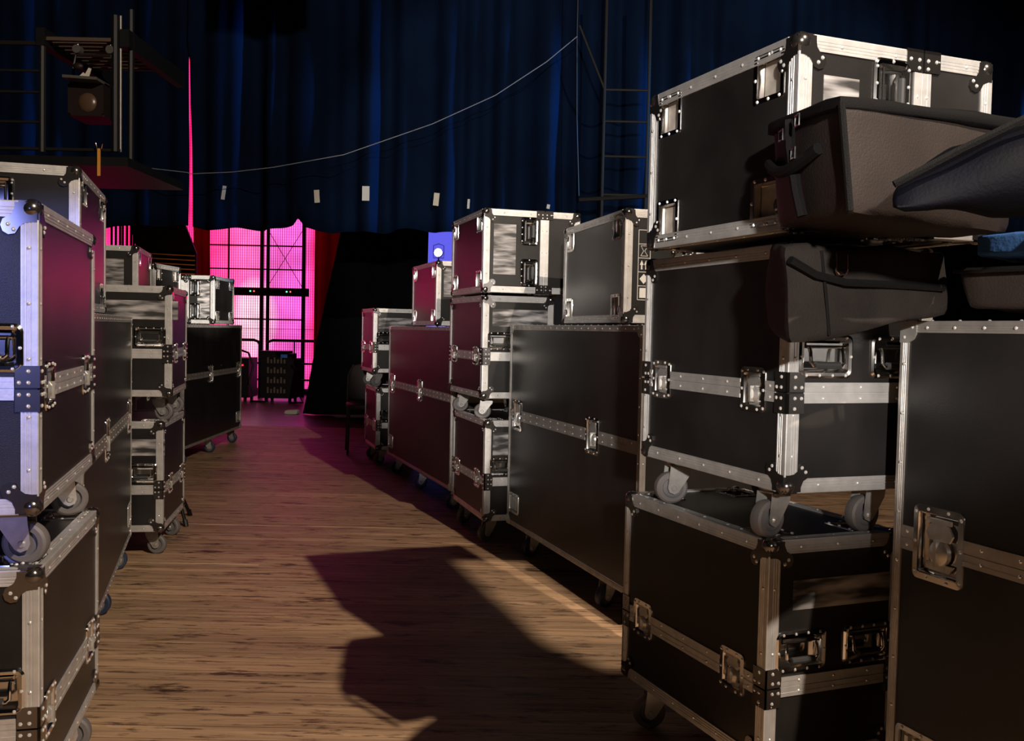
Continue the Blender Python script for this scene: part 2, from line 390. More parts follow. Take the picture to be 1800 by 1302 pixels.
def flight_case(name, label, A, az, W, L, H, z0, hb, side, laid=False, latch=None, latch_at=(), long=False, handles=(), dishes=True, casters='g', hbz=.0, group=None, hz=None, caster_h=.135, extra=None, dish_y=.095):
    """Trunk frame: x 0..W, y 0..L (depth), z 0..H ; lid on top.  A = near aisle-side bottom corner, az = heading of the long side."""
    base = T((A[0], A[1], z0)) @ RZ(az)
    if not laid: mtx = base if side > 0 else base @ T((-W, 0, 0))
    elif side > 0: mtx = base @ T((H, 0, 0)) @ RY(-90)
    else: mtx = base @ T((-H, 0, W)) @ RY(90)
    th = thing(name, label, 'case', mtx, group)
    alu = ALU_OLD if long else ALU; leg = .022 if long else .030
    lt = LATCH_L if long else LATCH_S; lw, lh = (.135, .160) if long else (.100, .105)
    hw, hh = .146, .098; hzc = hz if hz is not None else hb + .032 + hh / 2
    e = .002
    fr_holes = [(x - hw / 2 + .013, x + hw / 2 - .013, hzc - hh / 2 + .013, hzc + hh / 2 - .013) for x in handles]
    ls_holes = [(y - lw / 2 + .014, y + lw / 2 - .014, hb - lh / 2 + .014, hb + lh / 2 - .014) for y in latch_at]
    dz_holes = []
    dpos = [(x, y) for x in (.062 + hbz, W - .062 - hbz) for y in (dish_y, L - dish_y)] if dishes else []
    for x, y in dpos: dz_holes.append((x - .04, x + .04, y - .04, y + .04))
    rib = [(L - .10 - .058, L - .10 + .058, .115 - .038, .115 + .038)] if long else []
    X, Y, Z = Vector((1, 0, 0)), Vector((0, 1, 0)), Vector((0, 0, 1)); O = Vector((0, 0, 0))
    def shell(nm, za, zb, top, bottom):
        bm = bmesh.new()
        def sh(h): return [(a, b, c - za, d - za) for a, b, c, d in h]
        face_grid(bm, O + Z * za, X, Z, W, zb - za, sh(fr_holes)); face_grid(bm, O + Z * za + Y * L, X, Z, W, zb - za, sh(fr_holes))
        face_grid(bm, O + Z * za, Y, Z, L, zb - za, sh(ls_holes + rib)); face_grid(bm, O + Z * za + X * W, Y, Z, L, zb - za, sh(ls_holes + rib))
        if top: face_grid(bm, O + Z * zb, X, Y, W, L, dz_holes)
        if bottom: face_grid(bm, O + Z * za, X, Y, W, L, [])
        bmesh.ops.remove_doubles(bm, verts=bm.verts, dist=1e-5)
        return obj(nm, bm, LAM, th)
    shell('lid', hb, H, True, False); shell('body', 0, hb, False, True)
    # edge trims
    g = .036 if long else .034; vg = .0 if long else .046
    V3 = Vector
    edges = []
    for z, nz in ((0, -Z), (H, Z)):
        edges += [((0, 0, z), (W, 0, z), -Y, nz), ((0, L, z), (W, L, z), Y, nz), ((0, 0, z), (0, L, z), -X, nz), ((W, 0, z), (W, L, z), X, nz)]
    for a, b, n1, n2 in edges: put('edge_trim', trim_mesh(a, b, n1, n2, leg, gap0=g, gap1=g, riv=.07 if long else .1, m=alu), th)
    for x, nx in ((0, -X), (W, X)):
        for y, ny in ((0, -Y), (L, Y)):
            if long: put('edge_trim', trim_mesh((x, y, 0), (x, y, H), ny, nx, leg, gap0=g, gap1=g, riv=.1, m=alu), th)
            else:
                put('edge_trim', trim_mesh((x, y, 0), (x, y, hb), ny, nx, leg, gap0=g, gap1=.004, riv=.09, m=alu), th)
                put('edge_trim', trim_mesh((x, y, hb), (x, y, H), ny, nx, leg, gap0=.004, gap1=g, riv=.11, m=alu), th)
    # closure bands
    bh = .052 if long else .046; bt = .0030
    def band(O2, U, N, ln, cuts):
        bm = bmesh.new(); segs = []; c0 = leg if long else .042
        cur = c0
        for a, b in sorted(cuts): segs.append((cur, a)); cur = b
        segs.append((cur, ln - c0))
        for a, b in segs:
            if b - a < .01: continue
            for zc0, zc1, tt in ((-bh / 2, -bh * .3, bt * 1.3), (-bh * .3, -.0012, bt), (-.0012, .0012, bt * .3), (.0012, bh * .3, bt), (bh * .3, bh / 2, bt * 1.3)):
                vs = [bm.verts.new(O2 + U * u + N * n + Z * (hb + z)) for u in (a, b) for n in (0, tt) for z in (zc0, zc1)]
                for f in ((0, 1, 3, 2), (4, 6, 7, 5), (0, 4, 5, 1), (2, 3, 7, 6), (0, 2, 6, 4), (1, 5, 7, 3)): bm.faces.new([vs[i] for i in f])
            cnt = max(1, int((b - a) / .085))
            for i in range(cnt):
                u = a + (b - a) * (i + .5) / cnt
                for z in (-bh * .28, bh * .28): add_rivet(bm, O2 + U * u + N * bt + Z * (hb + z), N, .0042, .003)
        obj('closure_band', bm, alu, th)
    cy = [(y - lw / 2, y + lw / 2) for y in latch_at]
    band(O, Y, -X, L, cy); band(V3((W, 0, 0)), Y, X, L, cy); band(O, X, -Y, W, []); band(V3((0, L, 0)), X, Y, W, [])
    # corners
    me = CAP if long else BALL
    for x in (0, 1):
        for y in (0, 1):
            for z in (0, 1):
                sx, sy, sz = (1, -1)[x], (1, -1)[y], (-1, 1)[z]
                put('corner_cap' if long else 'ball_corner', me, th, T((x * W, y * L, z * H)) @ Matrix.Diagonal((sx, sy, sz, 1)))
            if not long: put('corner_brace', BRACE, th, T((x * W, y * L, hb)) @ Matrix.Diagonal(((1, -1)[x], (1, -1)[y], 1, 1)))
    # latches on both long sides
    for y in latch_at:
        for mt in (T((0, y, hb)) @ RZ(-90), T((W, y, hb)) @ RZ(90)):
            p = put('latch', lt[0], th, mt); put('latch_wing', lt[1], p)
    for x in handles:
        for mt in (T((x, 0, hzc)), T((x, L, hzc)) @ RZ(180)):
            p = put('handle', HANDLE[0], th, mt); put('bail', HANDLE[1], p); put('grip', HANDLE[2], p)
    if long:
        for mt in (T((0, L - .10, .115)) @ RZ(-90), T((W, L - .10, .115)) @ RZ(90)): put('recessed_grip', RIBBED, th, mt)
    for x, y in dpos:
        p = put('wheel_dish', DISH[0], th, T((x, y, H)) @ RX(-90)); put('dish_floor', DISH[1], p)
    if casters:
        cs = CASTER_G if casters == 'g' else CASTER_B; k = caster_h / .135; rnd = random.Random(name + label)
        for x in ((.065, W - .05) if side > 0 else (.05, W - .065)) if not long else (.07, W - .07):
            for y in ((.13, L - .09) if not long else ((.40, L - .22) if L < 1.7 else (.10, .92, L - .12))):
                a = (0 if side > 0 else 180) + rnd.uniform(-28, 28) + (0 if rnd.random() < .75 or (x < .1) == (side > 0) else 90)
                p = put('caster', cs[0], th, T((x, y, 0)) @ RZ(a) @ Matrix.Diagonal((1, 1, k, 1))); put('wheel', cs[1], p); put('hub', cs[2], p)
    # printed labels on the near end: (x0,x1,z0,z1) trunk coordinates, white smeared print
    for (a, b, c, d) in (extra or ()):
        bm = bmesh.new(); add_box(bm, a, b, -.0012, 0, c, d); obj('printed_label', bm, LABEL2 if laid else LABEL, th)
    return th

TR = (.097, .293)
def trunk(label, A, az, L, H, z0, hb, side, W=.39, ch=.135, latch_at=(.13, .565), labels=None, group='double-handled trunks with closed lids'):
    la = [y for y in latch_at]
    return flight_case('flight_case', label, A, az, W, L, H, z0, hb, side, latch_at=la, handles=TR, caster_h=ch, extra=labels, group=group)
def laid(label, A, az, L, Hz, z0, W, side, labels=None, hb=.195, handles=None, dish_y=.095, group='cases laid on their sides with the lid towards the aisle'):
    # Hz = height in the scene (trunk width), W = horizontal width (trunk height)
    h = handles if handles is not None else (Hz * .245, Hz * .755)
    return flight_case('flight_case', label, A, az, Hz, L, W, z0, hb, side, laid=True, latch_at=(.13, L - .13), handles=h, casters=None, extra=labels, dish_y=dish_y, group=group)
def longcase(label, A, az, side, H, z0=.14, L=1.8, W=.6, lat=(.72, 1.67)):
    return flight_case('long_flight_case', label, A, az, W, L, H, z0, .578, side, long=True, latch_at=lat, dishes=False, casters='b', caster_h=z0, group='tall long cases lining the aisle')

# right-hand row, near to far
trunk('black trunk on the floor at the bottom right, blurred white print on its end', (.602, 2.17), 21.99, .678, .537, .14, .193, 1, ch=.14, labels=[(.07, .40, .372, .442)])
trunk('black trunk case on casters in the middle of the right stack, under the brown bags', (.606, 2.083), 19.92, .667, .548, .807, .220, 1, ch=.128)
laid('black case laid on its side topmost of the right stack, highest case in the picture', (.561, 1.923), 21.47, .589, .384, 1.371, .511, 1, labels=[(.24, .31, .36, .45)])
longcase('tall black case cut by the right edge, under the bags, one big butterfly latch showing', (1.311, .929), 21.24, 1, 1.047, L=1.25, lat=(.18, 1.127))
longcase('tall long black case right of the aisle, directly behind the big right stack', (.489, 3.559), 18.99, 1, 1.039, L=1.53, lat=(.45, 1.40))
laid('black case lying on a long case beside the big right stack, pictograms on end', (.437, 3.772), 13.73, .827, .445, 1.195, .52, 1)
trunk('black trunk at the foot of the central three-case column', (-.132, 5.016), 17.22, .717, .532, .139, .208, 1, ch=.139, latch_at=(.16, .60), labels=[(.04, .30, .35, .47)])
trunk('black trunk on casters in the middle of the central three-case column', (-.156, 5.0), 18.38, .683, .539, .794, .220, 1, ch=.121, latch_at=(.13, .565), labels=[(.05, .36, .38, .47)])
laid('black case with vertical band topmost of the central three-case column', (-.157, 4.9), 17.12, .695, .423, 1.351, .521, 1, labels=[(.092, .35, .35, .47)])
longcase('tall long black case right of the aisle, behind the central three-case column', (-.373, 5.95), 20.03, 1, 1.025, lat=(.80, 1.66))
laid('red-lit case laid on its side on the farther long case, below the small blue gap', (-.535, 6.62), 18.16, .785, .444, 1.181, .50, 1, labels=[(.2, .4, .3, .45)])
trunk('trunk with a bright pink side, upper of the farthest right-hand pair', (-1.168, 7.982), 18.86, .559, .535, .78, .21, 1, ch=.13, latch_at=(.12, .45), labels=[(.04, .36, .37, .46)])
trunk('black trunk on the floor, lower of the farthest right-hand pair, beside the chair', (-1.116, 7.868), 17.65, .61, .51, .14, .202, 1, ch=.14, latch_at=(.12, .50), labels=[(.22, .33, .33, .42)])
# left-hand row, near to far
trunk('black trunk standing on the floor at the bottom left edge of the picture', (-.97, 1.944), 14.14, .682, .495, .14, .165, -1, ch=.14, latch_at=(.10, .57))
trunk('trunk with a magenta-lit side and blue-lit front edge, on top of the bottom left trunk', (-.948, 1.896), 15.96, .746, .619, .765, .25, -1, ch=.13, latch_at=(.125, .61))
laid('black case laid on its side on the left long case, top left of the picture', (-1.468, 3.214), 17.2, .778, .475, 1.192, .52, -1, labels=[(.2, .4, .30, .47)], dish_y=.14)
longcase('tall long black case left of the aisle, right behind the near left stack', (-1.285, 2.837), 17.4, -1, 1.036, L=1.76, lat=(.70, 1.64))
trunk('black trunk on the floor left of the aisle, lower of its pair, tripod foot behind', (-1.693, 4.605), 10.26, .65, .532, .139, .203, -1, ch=.139, latch_at=(.22, .56), labels=[(.17, .40, .37, .45)])
trunk('black trunk with a wide smeared print, upper of the left pair beyond the long case', (-1.651, 4.597), 12.93, .653, .528, .80, .205, -1, ch=.129, latch_at=(.18, .55), labels=[(.07, .42, .37, .46)])
laid('case with red-lit side standing behind the left pair on the hidden long case', (-2.33, 5.9), 14.47, .695, .430, 1.194, .52, -1, labels=[(.08, .36, .28, .44)])
laid('dark maroon case next behind the red-lit one, left side far back', (-2.552, 6.75), -1.72, .50, .382, 1.194, .5, -1)
longcase('long black case hidden behind the left pair, carrying two smaller cases', (-2.22, 5.6), 15.5, -1, 1.038, L=1.75)
longcase('tall long dark purple case farthest on the left, at the pink screen', (-2.639, 7.617), 1.5, -1, 1.007, lat=(.775, 1.715))
laid('small case with bright white frame on the farthest left long case', (-2.705, 8.597), -.46, .597, .427, 1.163, .299, -1, labels=[(.05, .38, .15, .26)], hb=.05, handles=(.11, .32), dish_y=.10)

# pictogram strip on the end of the case on the near long case
def pictograms():
    base = T((.437, 3.772, 1.195)) @ RZ(13.73)
    par = [o for o in C.objects if o.get('label', '').startswith('black case lying on a long case')][0]
    inv = MT[par.name].inverted()
    bm = bmesh.new(); x0, x1 = .056, .106; zs = [.09 + i * .0553 for i in range(6)]; t = .0022; y0, y1 = -.0015, 0
    for x in (x0, x1): add_box(bm, x - t / 2, x + t / 2, y0, y1, zs[0], zs[-1])
    for z in zs: add_box(bm, x0, x1, y0, y1, z - t / 2, z + t / 2)
    add_box(bm, x0 + .008, x1 - .008, y0, y1, zs[0] + .008, zs[1] - .008)                   # solid square
    I = Matrix.Identity(4)
    add_prism(bm, [(x0 + .007, zs[1] + .028), (x0 + .025, zs[1] + .008), (x0 + .043, zs[1] + .028), (x0 + .025, zs[1] + .048)], y0, y1, I)
    for sx in (.012, .03):                                                               # pair of arrows
        add_prism(bm, [(x0 + sx - .005, zs[2] + .028), (x0 + sx + .003, zs[2] + .046), (x0 + sx + .011, zs[2] + .028)], y0, y1, I); add_box(bm, x0 + sx, x0 + sx + .006, y0, y1, zs[2] + .01, zs[2] + .028)
    for a, b in (((.01, .008), (.04, .008)), ((.04, .008), (.026, .028)), ((.026, .028), (.04, .048)), ((.04, .048), (.01, .048)), ((.01, .048), (.022, .028)), ((.022, .028), (.01, .008))):
        add_tube(bm, [(x0 + a[0], -.0006, zs[3] + a[1]), (x0 + b[0], -.0006, zs[3] + b[1])], .0012, 4)
    for v in bm.verts: v.co = inv @ base @ v.co
    obj('pictogram_strip', bm, WHT, par)
pictograms()

# ------------------------------------------------------------------ soft bags on the near right case
def soft_box(c, n=10, bulge=.02, noise=.006, seed=1, rnd=.16):
    """c: 8 corners (bottom nl,nr,fr,fl, top nl,nr,fr,fl). rounded, slightly lumpy volume"""
    c = [Vector(p) for p in c]; bm = bmesh.new(); bmesh.ops.create_cube(bm, size=2)
    bmesh.ops.subdivide_edges(bm, edges=bm.edges[:], cuts=n, use_grid_fill=True); rn = random.Random(seed)
    ph = [rn.uniform(0, 6.28) for _ in range(9)]
    for v in bm.verts:
        x, y, z = v.co
        def sq(a, b, d): # pull box edges in a little
            k = max(0, abs(b) - (1 - rnd)) / rnd; l = max(0, abs(d) - (1 - rnd)) / rnd
            return a * (1 - rnd * .35 * (k * k + l * l) * .5)
        X, Y, Z = sq(x, y, z), sq(y, x, z), sq(z, x, y)
        u, w_, t = (X + 1) / 2, (Y + 1) / 2, (Z + 1) / 2
        lo = c[0].lerp(c[1], u).lerp(c[3].lerp(c[2], u), w_); hi = c[4].lerp(c[5], u).lerp(c[7].lerp(c[6], u), w_); p = lo.lerp(hi, t)
        q = Vector((x, y, z)); m = max(abs(x), abs(y), abs(z)); ctr = (1 - abs(x) ** 2) * (1 - abs(y) ** 2) + (1 - abs(y) ** 2) * (1 - abs(z) ** 2) + (1 - abs(x) ** 2) * (1 - abs(z) ** 2)
        dirv = Vector((x if abs(x) == m else 0, y if abs(y) == m else 0, z if abs(z) == m else 0)).normalized()
        k = noise * (math.sin(9 * p.x * 3 + ph[0] + 4 * p.z * 5) + math.sin(40 * p.z + 15 * p.y + ph[1]) + .7 * math.sin(55 * p.x - 30 * p.y + ph[2])) * .5
        v.co = p + dirv * (bulge * min(1, ctr) + k)
    return bm
def bag_thing(name, label, cat, c, m, **k):
    th = thing(name, label, cat, T(sum((Vector(p) for p in c[:4]), Vector()) / 4)); o0 = MT[th.name].translation.copy()
    bm = soft_box([Vector(p) - o0 for p in c], **k); obj('bag_body', bm, m, th, True, angle=60)
    return th, o0
cA = [(.545, 1.55, 1.352), (.93, 1.80, 1.352), (.90, 1.99, 1.36), (.512, 1.87, 1.36), (.522, 1.545, 1.535), (.965, 1.835, 1.566), (.93, 2.0, 1.575), (.492, 1.868, 1.558)]
thA, oA = bag_thing('equipment_bag', 'large black-brown padded bag with buckles, topmost on the near right case', 'bag', cA, BAG, n=14, bulge=.012, noise=.003, seed=3, rnd=.12)
def tubeon(th, o0, pts, r, m, nm, seg=8, flat=None):
    bm = bmesh.new(); add_tube(bm, [Vector(p) - o0 for p in pts], r, seg); return obj(nm, bm, m, th, True)
def lerp(a, b, t): return Vector(a).lerp(Vector(b), t)
# lid flap over the top with overhanging dark hem
lid = [tuple(Vector(p) + Vector(d)) for p, d in zip(cA[4:], ((-.012, -.012, -.018), (.02, -.01, -.018), (.02, .01, -.018), (-.012, .01, -.018)))]
lid2 = [tuple(Vector(p) + Vector((0, 0, .024))) for p in lid]
bm = soft_box([Vector(p) - oA for p in lid + lid2], n=8, bulge=.006, noise=.003, seed=8, rnd=.2); obj('top_flap', bm, STRAP, thA, True, angle=60)
pipe = [lerp(cA[0], cA[4], t) + Vector((-.004, -.006, 0)) for t in (.02, .3, .6, .95)]; tubeon(thA, oA, pipe, .006, STRAP, 'piping')
# strap, buckle and carry handle on the aisle end
def onA(s, t, off=.012):  # s: 0 near..1 far, t: 0 bottom..1 top on the aisle side
    p = lerp(cA[0], cA[3], s).lerp(lerp(cA[4], cA[7], s), t); return p + Vector((-off, -.004, 0))
bm = bmesh.new()
for a, b in (((.25, .62), (.95, .62)),):
    pts = [onA(a[0] + (b[0] - a[0]) * k / 8, a[1] + math.sin(k / 8 * math.pi) * -.14, .012 + .018 * math.sin(k / 8 * math.pi)) - oA for k in range(9)]
    add_tube(bm, pts, .011, 8)
obj('carry_handle', bm, STRAP, thA, True)
bm = bmesh.new(); add_tube(bm, [onA(.55, .95, .020) - oA, onA(.55, .7, .022) - oA, onA(.52, .3, .020) - oA, onA(.5, .05, .016) - oA], .010, 6); obj('webbing_strap', bm, STRAP, thA, True)
for s, t in ((.62, .82), (.47, .62), (.38, .9)):
    p = onA(s, t, .028) - oA; bm = bmesh.new()
    add_tube(bm, [p + Vector((0, .012, .009)), p + Vector((0, -.012, .009)), p + Vector((0, -.012, -.009)), p + Vector((0, .012, -.009)), p + Vector((0, .012, .009))], .0022, 6); obj('buckle', bm, CHR, thA, True)
cB = [(.502, 1.735, 1.132), (.905, 1.99, 1.205), (.93, 2.075, 1.205), (.535, 2.03, 1.165), (.487, 1.74, 1.315), (.89, 1.97, 1.335), (.92, 2.06, 1.34), (.54, 2.02, 1.348)]
thB, oB = bag_thing('soft_case', 'dark canvas bag with a coppery ring and strap, squeezed under the big padded bag', 'bag', cB, BAG2, n=14, bulge=.006, noise=.006, seed=5, rnd=.14)
def onB(s, t, off=.010): return lerp(cB[0], cB[1], s).lerp(lerp(cB[4], cB[5], s), t) + Vector((.004, -off, 0))
bm = bmesh.new(); add_tube(bm, [onB(.02, .86) - oB, onB(.15, .70, .014) - oB, onB(.32, .60, .014) - oB, onB(.55, .55, .012) - oB, onB(.95, .42) - oB], .008, 6); obj('webbing_strap', bm, STRAP, thB, True)
bm = bmesh.new(); add_tube(bm, [onB(.20, .96, .006) - oB, onB(.21, .5, .009) - oB, onB(.22, .04, .006) - oB], .003, 6); obj('side_seam', bm, STRAP, thB, True)
p = onB(.30, .80, .016) - oB
bm = bmesh.new(); add_tube(bm, [p + Vector((-.012, -.003, .02)), p + Vector((-.012, -.008, -.012)), p + Vector((-.006, -.008, -.018)), p + Vector((.006, -.004, -.018)), p + Vector((.012, .0, -.012)), p + Vector((.012, .004, .02))], .0022, 6); obj('ring', bm, COP, thB, True)
cCc = [(.545, 1.40, 1.335), (1.0, 1.36, 1.378), (1.28, 1.66, 1.39), (.70, 1.53, 1.36), (.553, 1.42, 1.372), (.98, 1.34, 1.56), (1.26, 1.66, 1.58), (.70, 1.535, 1.47)]
thC, oC = bag_thing('padded_cover', 'dark navy padded cover slumped in front of the brown padded bag', 'bag', cCc, NAVY, n=14, bulge=.022, noise=.006, seed=6, rnd=.3)
bm = bmesh.new(); add_tube(bm, [lerp(cCc[4], cCc[5], t) - oC + Vector((0, -.02, .004 + .018 * math.sin(3.14 * t))) for t in (0, .2, .4, .6, .8, 1)], .006, 6); obj('piping', bm, STRAP, thC, True)
cD = [(.905, 1.90, 1.211), (1.20, 1.50, 1.211), (1.42, 1.60, 1.211), (1.06, 2.04, 1.211), (.875, 1.885, 1.29), (1.19, 1.48, 1.29), (1.42, 1.62, 1.29), (1.03, 2.03, 1.29)]
thD, oD = bag_thing('holdall', 'brown holdall on the near right case, cut by the right edge of the picture', 'bag', cD, BAG, n=12, bulge=.012, noise=.004, seed=9, rnd=.2)
bm = bmesh.new(); add_tube(bm, [lerp(cD[4], cD[5], t) - oD + Vector((-.012, -.012, -.004)) for t in (0, .3, .6, 1)], .006, 6); obj('piping', bm, STRAP, thD, True)
cE = [(.895, 1.875, 1.312), (1.2, 1.50, 1.312), (1.38, 1.62, 1.312), (1.04, 2.0, 1.312), (.895, 1.885, 1.362), (1.19, 1.50, 1.362), (1.38, 1.64, 1.362), (1.04, 2.0, 1.362)]
bm = soft_box(cE, n=12, bulge=.006, noise=.006, seed=12, rnd=.3); tag(obj('folded_jacket', bm, BLUEC, None, True, angle=60), 'folded blue cloth jacket lying on the brown holdall', 'jacket')

# ------------------------------------------------------------------ floor, back of the stage
bm = bmesh.new(); add_box(bm, -14, 12, -8, 10.9, -.05, 0); struct('floor', bm, FLOOR)
DECK = mat('grey_stage_vinyl', (.12, .10, .10), .32, 0, .1, 30, .2, 2)
bm = bmesh.new(); add_box(bm, -14, 12, 10.9, 19.9, -.05, .0); struct('floor_stage', bm, DECK)
bm = bmesh.new(); add_box(bm, -14, 12, 19.8, 20, 0, 9); struct('wall_back', bm, BLK)
bm = bmesh.new(); add_box(bm, -14.2, -14, -8, 20, 0, 9); struct('wall_left', bm, BLK)
bm = bmesh.new(); add_box(bm, 12, 12.2, -8, 20, 0, 9); struct('wall_right', bm, BLK)

def led_mat():
    m = bpy.data.materials.new('led_mesh_screen'); m.use_nodes = True; nt = m.node_tree; b = nt.nodes['Principled BSDF']; L = nt.links.new
    def nd(t, **k):
        n = nt.nodes.new(t)
        for a, v in k.items(): setattr(n, a, v)
        return n
    def mth(op, a, b2=None, v=None):
        n = nd('ShaderNodeMath', operation=op); L(a, n.inputs[0])
        if b2 is not None: L(b2, n.inputs[1])
        elif v is not None: n.inputs[1].default_value = v
        return n.outputs[0]
    g = nd('ShaderNodeNewGeometry'); s = nd('ShaderNodeSeparateXYZ'); L(g.outputs['Position'], s.inputs[0]); x, z = s.outputs[0], s.outputs[2]
    mr = nd('ShaderNodeMapRange'); L(x, mr.inputs[0]); mr.inputs[1].default_value = -5.2; mr.inputs[2].default_value = -3.3
    r = nd('ShaderNodeValToRGB'); L(mr.outputs[0], r.inputs[0]); e = r.color_ramp.elements
    e[0].position = 0; e[0].color = (1.0, .02, .17, 1); e[1].position = 1; e[1].color = (1, .008, .10, 1)
    for p, c in ((.22, (1, .06, .25)), (.45, (1, .11, .36)), (.62, (.80, .095, .42)), (.86, (.78, .085, .46))):
        q = e.new(p); q.color = (*c, 1)
    # near-white area low on the left half
    def gauss(a, c, w_): return mth('POWER', mth('MULTIPLY', mth('SUBTRACT', a, v=c), v=1 / w_), v=2.0)
    hot = mth('MAXIMUM', mth('SUBTRACT', nd_const(nt, 1.0), mth('ADD', gauss(x, -4.35, .42), gauss(z, 1.25, .75))), v=0.0)
    mx = nd('ShaderNodeMix', data_type='RGBA'); L(mth('MULTIPLY', hot, v=.8), mx.inputs[0]); L(r.outputs[0], mx.inputs[6]); mx.inputs[7].default_value = (1, .62, .72, 1)
    # vertical LED sticks and fine horizontal pitch
    st = mth('SINE', mth('MULTIPLY', x, v=2 * math.pi / .037)); st = mth('ADD', mth('MULTIPLY', st, v=.42), v=.66)
    hz = mth('SINE', mth('MULTIPLY', z, v=2 * math.pi / .045)); hz = mth('ADD', mth('MULTIPLY', hz, v=.13), v=.9)
    n = nd('ShaderNodeTexNoise'); n.inputs['Scale'].default_value = 1.6; L(g.outputs['Position'], n.inputs['Vector'])
    nn = nd('ShaderNodeMapRange'); L(n.outputs['Fac'], nn.inputs[0]); nn.inputs[1].default_value = .3; nn.inputs[2].default_value = .7; nn.inputs[3].default_value = .6; nn.inputs[4].default_value = 1.3
    stg = mth('MULTIPLY', mth('MULTIPLY', st, hz), nn.outputs[0])
    L(mx.outputs[2], b.inputs['Emission Color']); L(mth('MULTIPLY', stg, v=2.8), b.inputs['Emission Strength'])
    b.inputs['Base Color'].default_value = (.02, .02, .02, 1); b.inputs['Roughness'].default_value = .6
    return m
def nd_const(nt, v):
    n = nt.nodes.new('ShaderNodeValue'); n.outputs[0].default_value = v; return n.outputs[0]
LED = led_mat()
th = thing('led_wall', 'glowing pink LED screen wall at the back of the stage', 'led screen', T((-5.0, 16.0, 0)))
for i in range(7):
    for j in range(6):
        x0 = -3.36 - (i + 1) * .56; z0 = .1 + j * 1.0; bm = bmesh.new(); add_box(bm, x0 + 5.0 + .004, x0 + 5.0 + .556, 0, .06, z0 + .004, z0 + .996); obj('led_panel', bm, LED, th)
bm = bmesh.new()
for x in (-7.2, -5.3, -3.5): add_box(bm, x + 4.97, x + 5.03, .06, .14, 0, 6.1)
obj('rear_frame', bm, BLK, th)

# scaffold in front of the LED wall
th = thing('lighting_truss', 'black scaffold frame standing in front of the pink screen', 'scaffold', T((-4.2, 15.5, 0)))
def bar(th, o0, a, b, r, m=BLK, nm='rail', seg=8): bm = bmesh.new(); add_tube(bm, [Vector(a) - o0, Vector(b) - o0], r, seg); return obj(nm, bm, m, th, True)
o0 = Vector((-4.2, 15.5, 0))
for x, r in ((-4.64, .016), (-4.10, .032), (-4.0, .030), (-3.42, .032)): bar(th, o0, (x, 15.5, 0), (x, 15.5, 5.6), r, nm='upright')
bm = bmesh.new(); add_box(bm, -.40, .86, -.06, .06, 1.64, 1.77)
obj('cross_beam', bm, BLK, th)
for x in (-4.28, -3.69):
    for dx, cc in ((0, (0.1, 1, .5)), (.06, (1, .08, .08))):
        bm = bmesh.new(); add_box(bm, x + 4.2 + dx, x + 4.2 + dx + .022, -.066, -.06, 1.70, 1.722)
        obj('indicator_light', bm, mat('status_led', cc, emit=cc, estr=2.5), th)
for z in (2.45, 2.07, 1.26): bar(th, o0, (-4.95, 15.5, z), (-3.42, 15.5, z), .012)
bar(th, o0, (-4.0, 15.5, 1.8), (-3.45, 15.5, 2.7), .005, nm='brace'); bar(th, o0, (-4.0, 15.5, 2.7), (-3.45, 15.5, 1.8), .005, nm='brace')
th.location = o0

# crowd barriers
def barrier(x0, x1, label):
    th = thing('crowd_barrier', label, 'barrier', T(((x0 + x1) / 2, 15.1, 0)), 'barriers before the screen'); o0 = Vector(((x0 + x1) / 2, 15.1, 0))
    bm = bmesh.new(); r = .09; pts = [(x0, 15.1, .0), (x0, 15.1, .85), (x0 + .02, 15.1, .90), (x0 + r, 15.1, .925), (x1 - r, 15.1, .925), (x1 - .02, 15.1, .90), (x1, 15.1, .85), (x1, 15.1, 0)]
    add_tube(bm, [Vector(p) - o0 for p in pts], .022, 8); obj('frame', bm, BLK, th, True)
    for z in (.56, .30): bar(th, o0, (x0, 15.1, z), (x1, 15.1, z), .016)
    n = int((x1 - x0) / .45)
    for i in range(1, n + 1): bar(th, o0, (x0 + (x1 - x0) * i / (n + 1), 15.1, .3), (x0 + (x1 - x0) * i / (n + 1), 15.1, .925), .012, nm='upright')
barrier(-5.0, -4.02, 'black tube barrier left of the scaffold posts, before the pink screen')
barrier(-3.90, -2.6, 'black tube barrier right of the scaffold posts, before the pink screen')

# gear on the floor in front of the screen
def rack(name, label, x0, x1, y0, y1, z1, group=None):
    th = thing(name, label, 'equipment rack', T((x0, y0, 0)), group); W, D = x1 - x0, y1 - y0
    bm = bmesh.new(); add_box(bm, 0, W, 0, D, .06, z1); bmesh.ops.bevel(bm, geom=bm.edges[:], offset=.012, segments=2); obj('cabinet', bm, BLK, th)
    bm = bmesh.new()
    for k in range(4):
        for q in range(6): add_box(bm, W * .2 + q * W * .1, W * .2 + q * W * .1 + W * .05, -.012, 0, .14 + k * .15, .23 + k * .15 - .03 * (q % 2))
    obj('patch_panel', bm, mat('dim_panel_metal', (.16, .14, .11), .5, .3), th)
    for sx in (.05, W - .09):
        for sy in (.05, D - .09): bm = bmesh.new(); add_box(bm, sx, sx + .04, sy, sy + .04, 0, .06); obj('foot', bm, BLK, th)
    return th
rack('equipment_rack', 'tall black equipment rack with patch panel before the pink screen, box on top', -3.80, -3.30, 14.35, 14.85, .66)
t2 = rack('amplifier_rack', 'low rack with a red indicator left of the patch rack', -4.42, -3.98, 14.35, 14.85, .66)
bm = bmesh.new(); add_box(bm, .28, .36, -.014, -.004, .54, .565); obj('red_indicator', bm, mat('red_lamp', (1, .02, .04), emit=(1, .02, .04), estr=2), t2)
th = thing('mixing_desk', 'black console box lying on top of the patch rack', 'console', T((-3.83, 14.37, .664)))
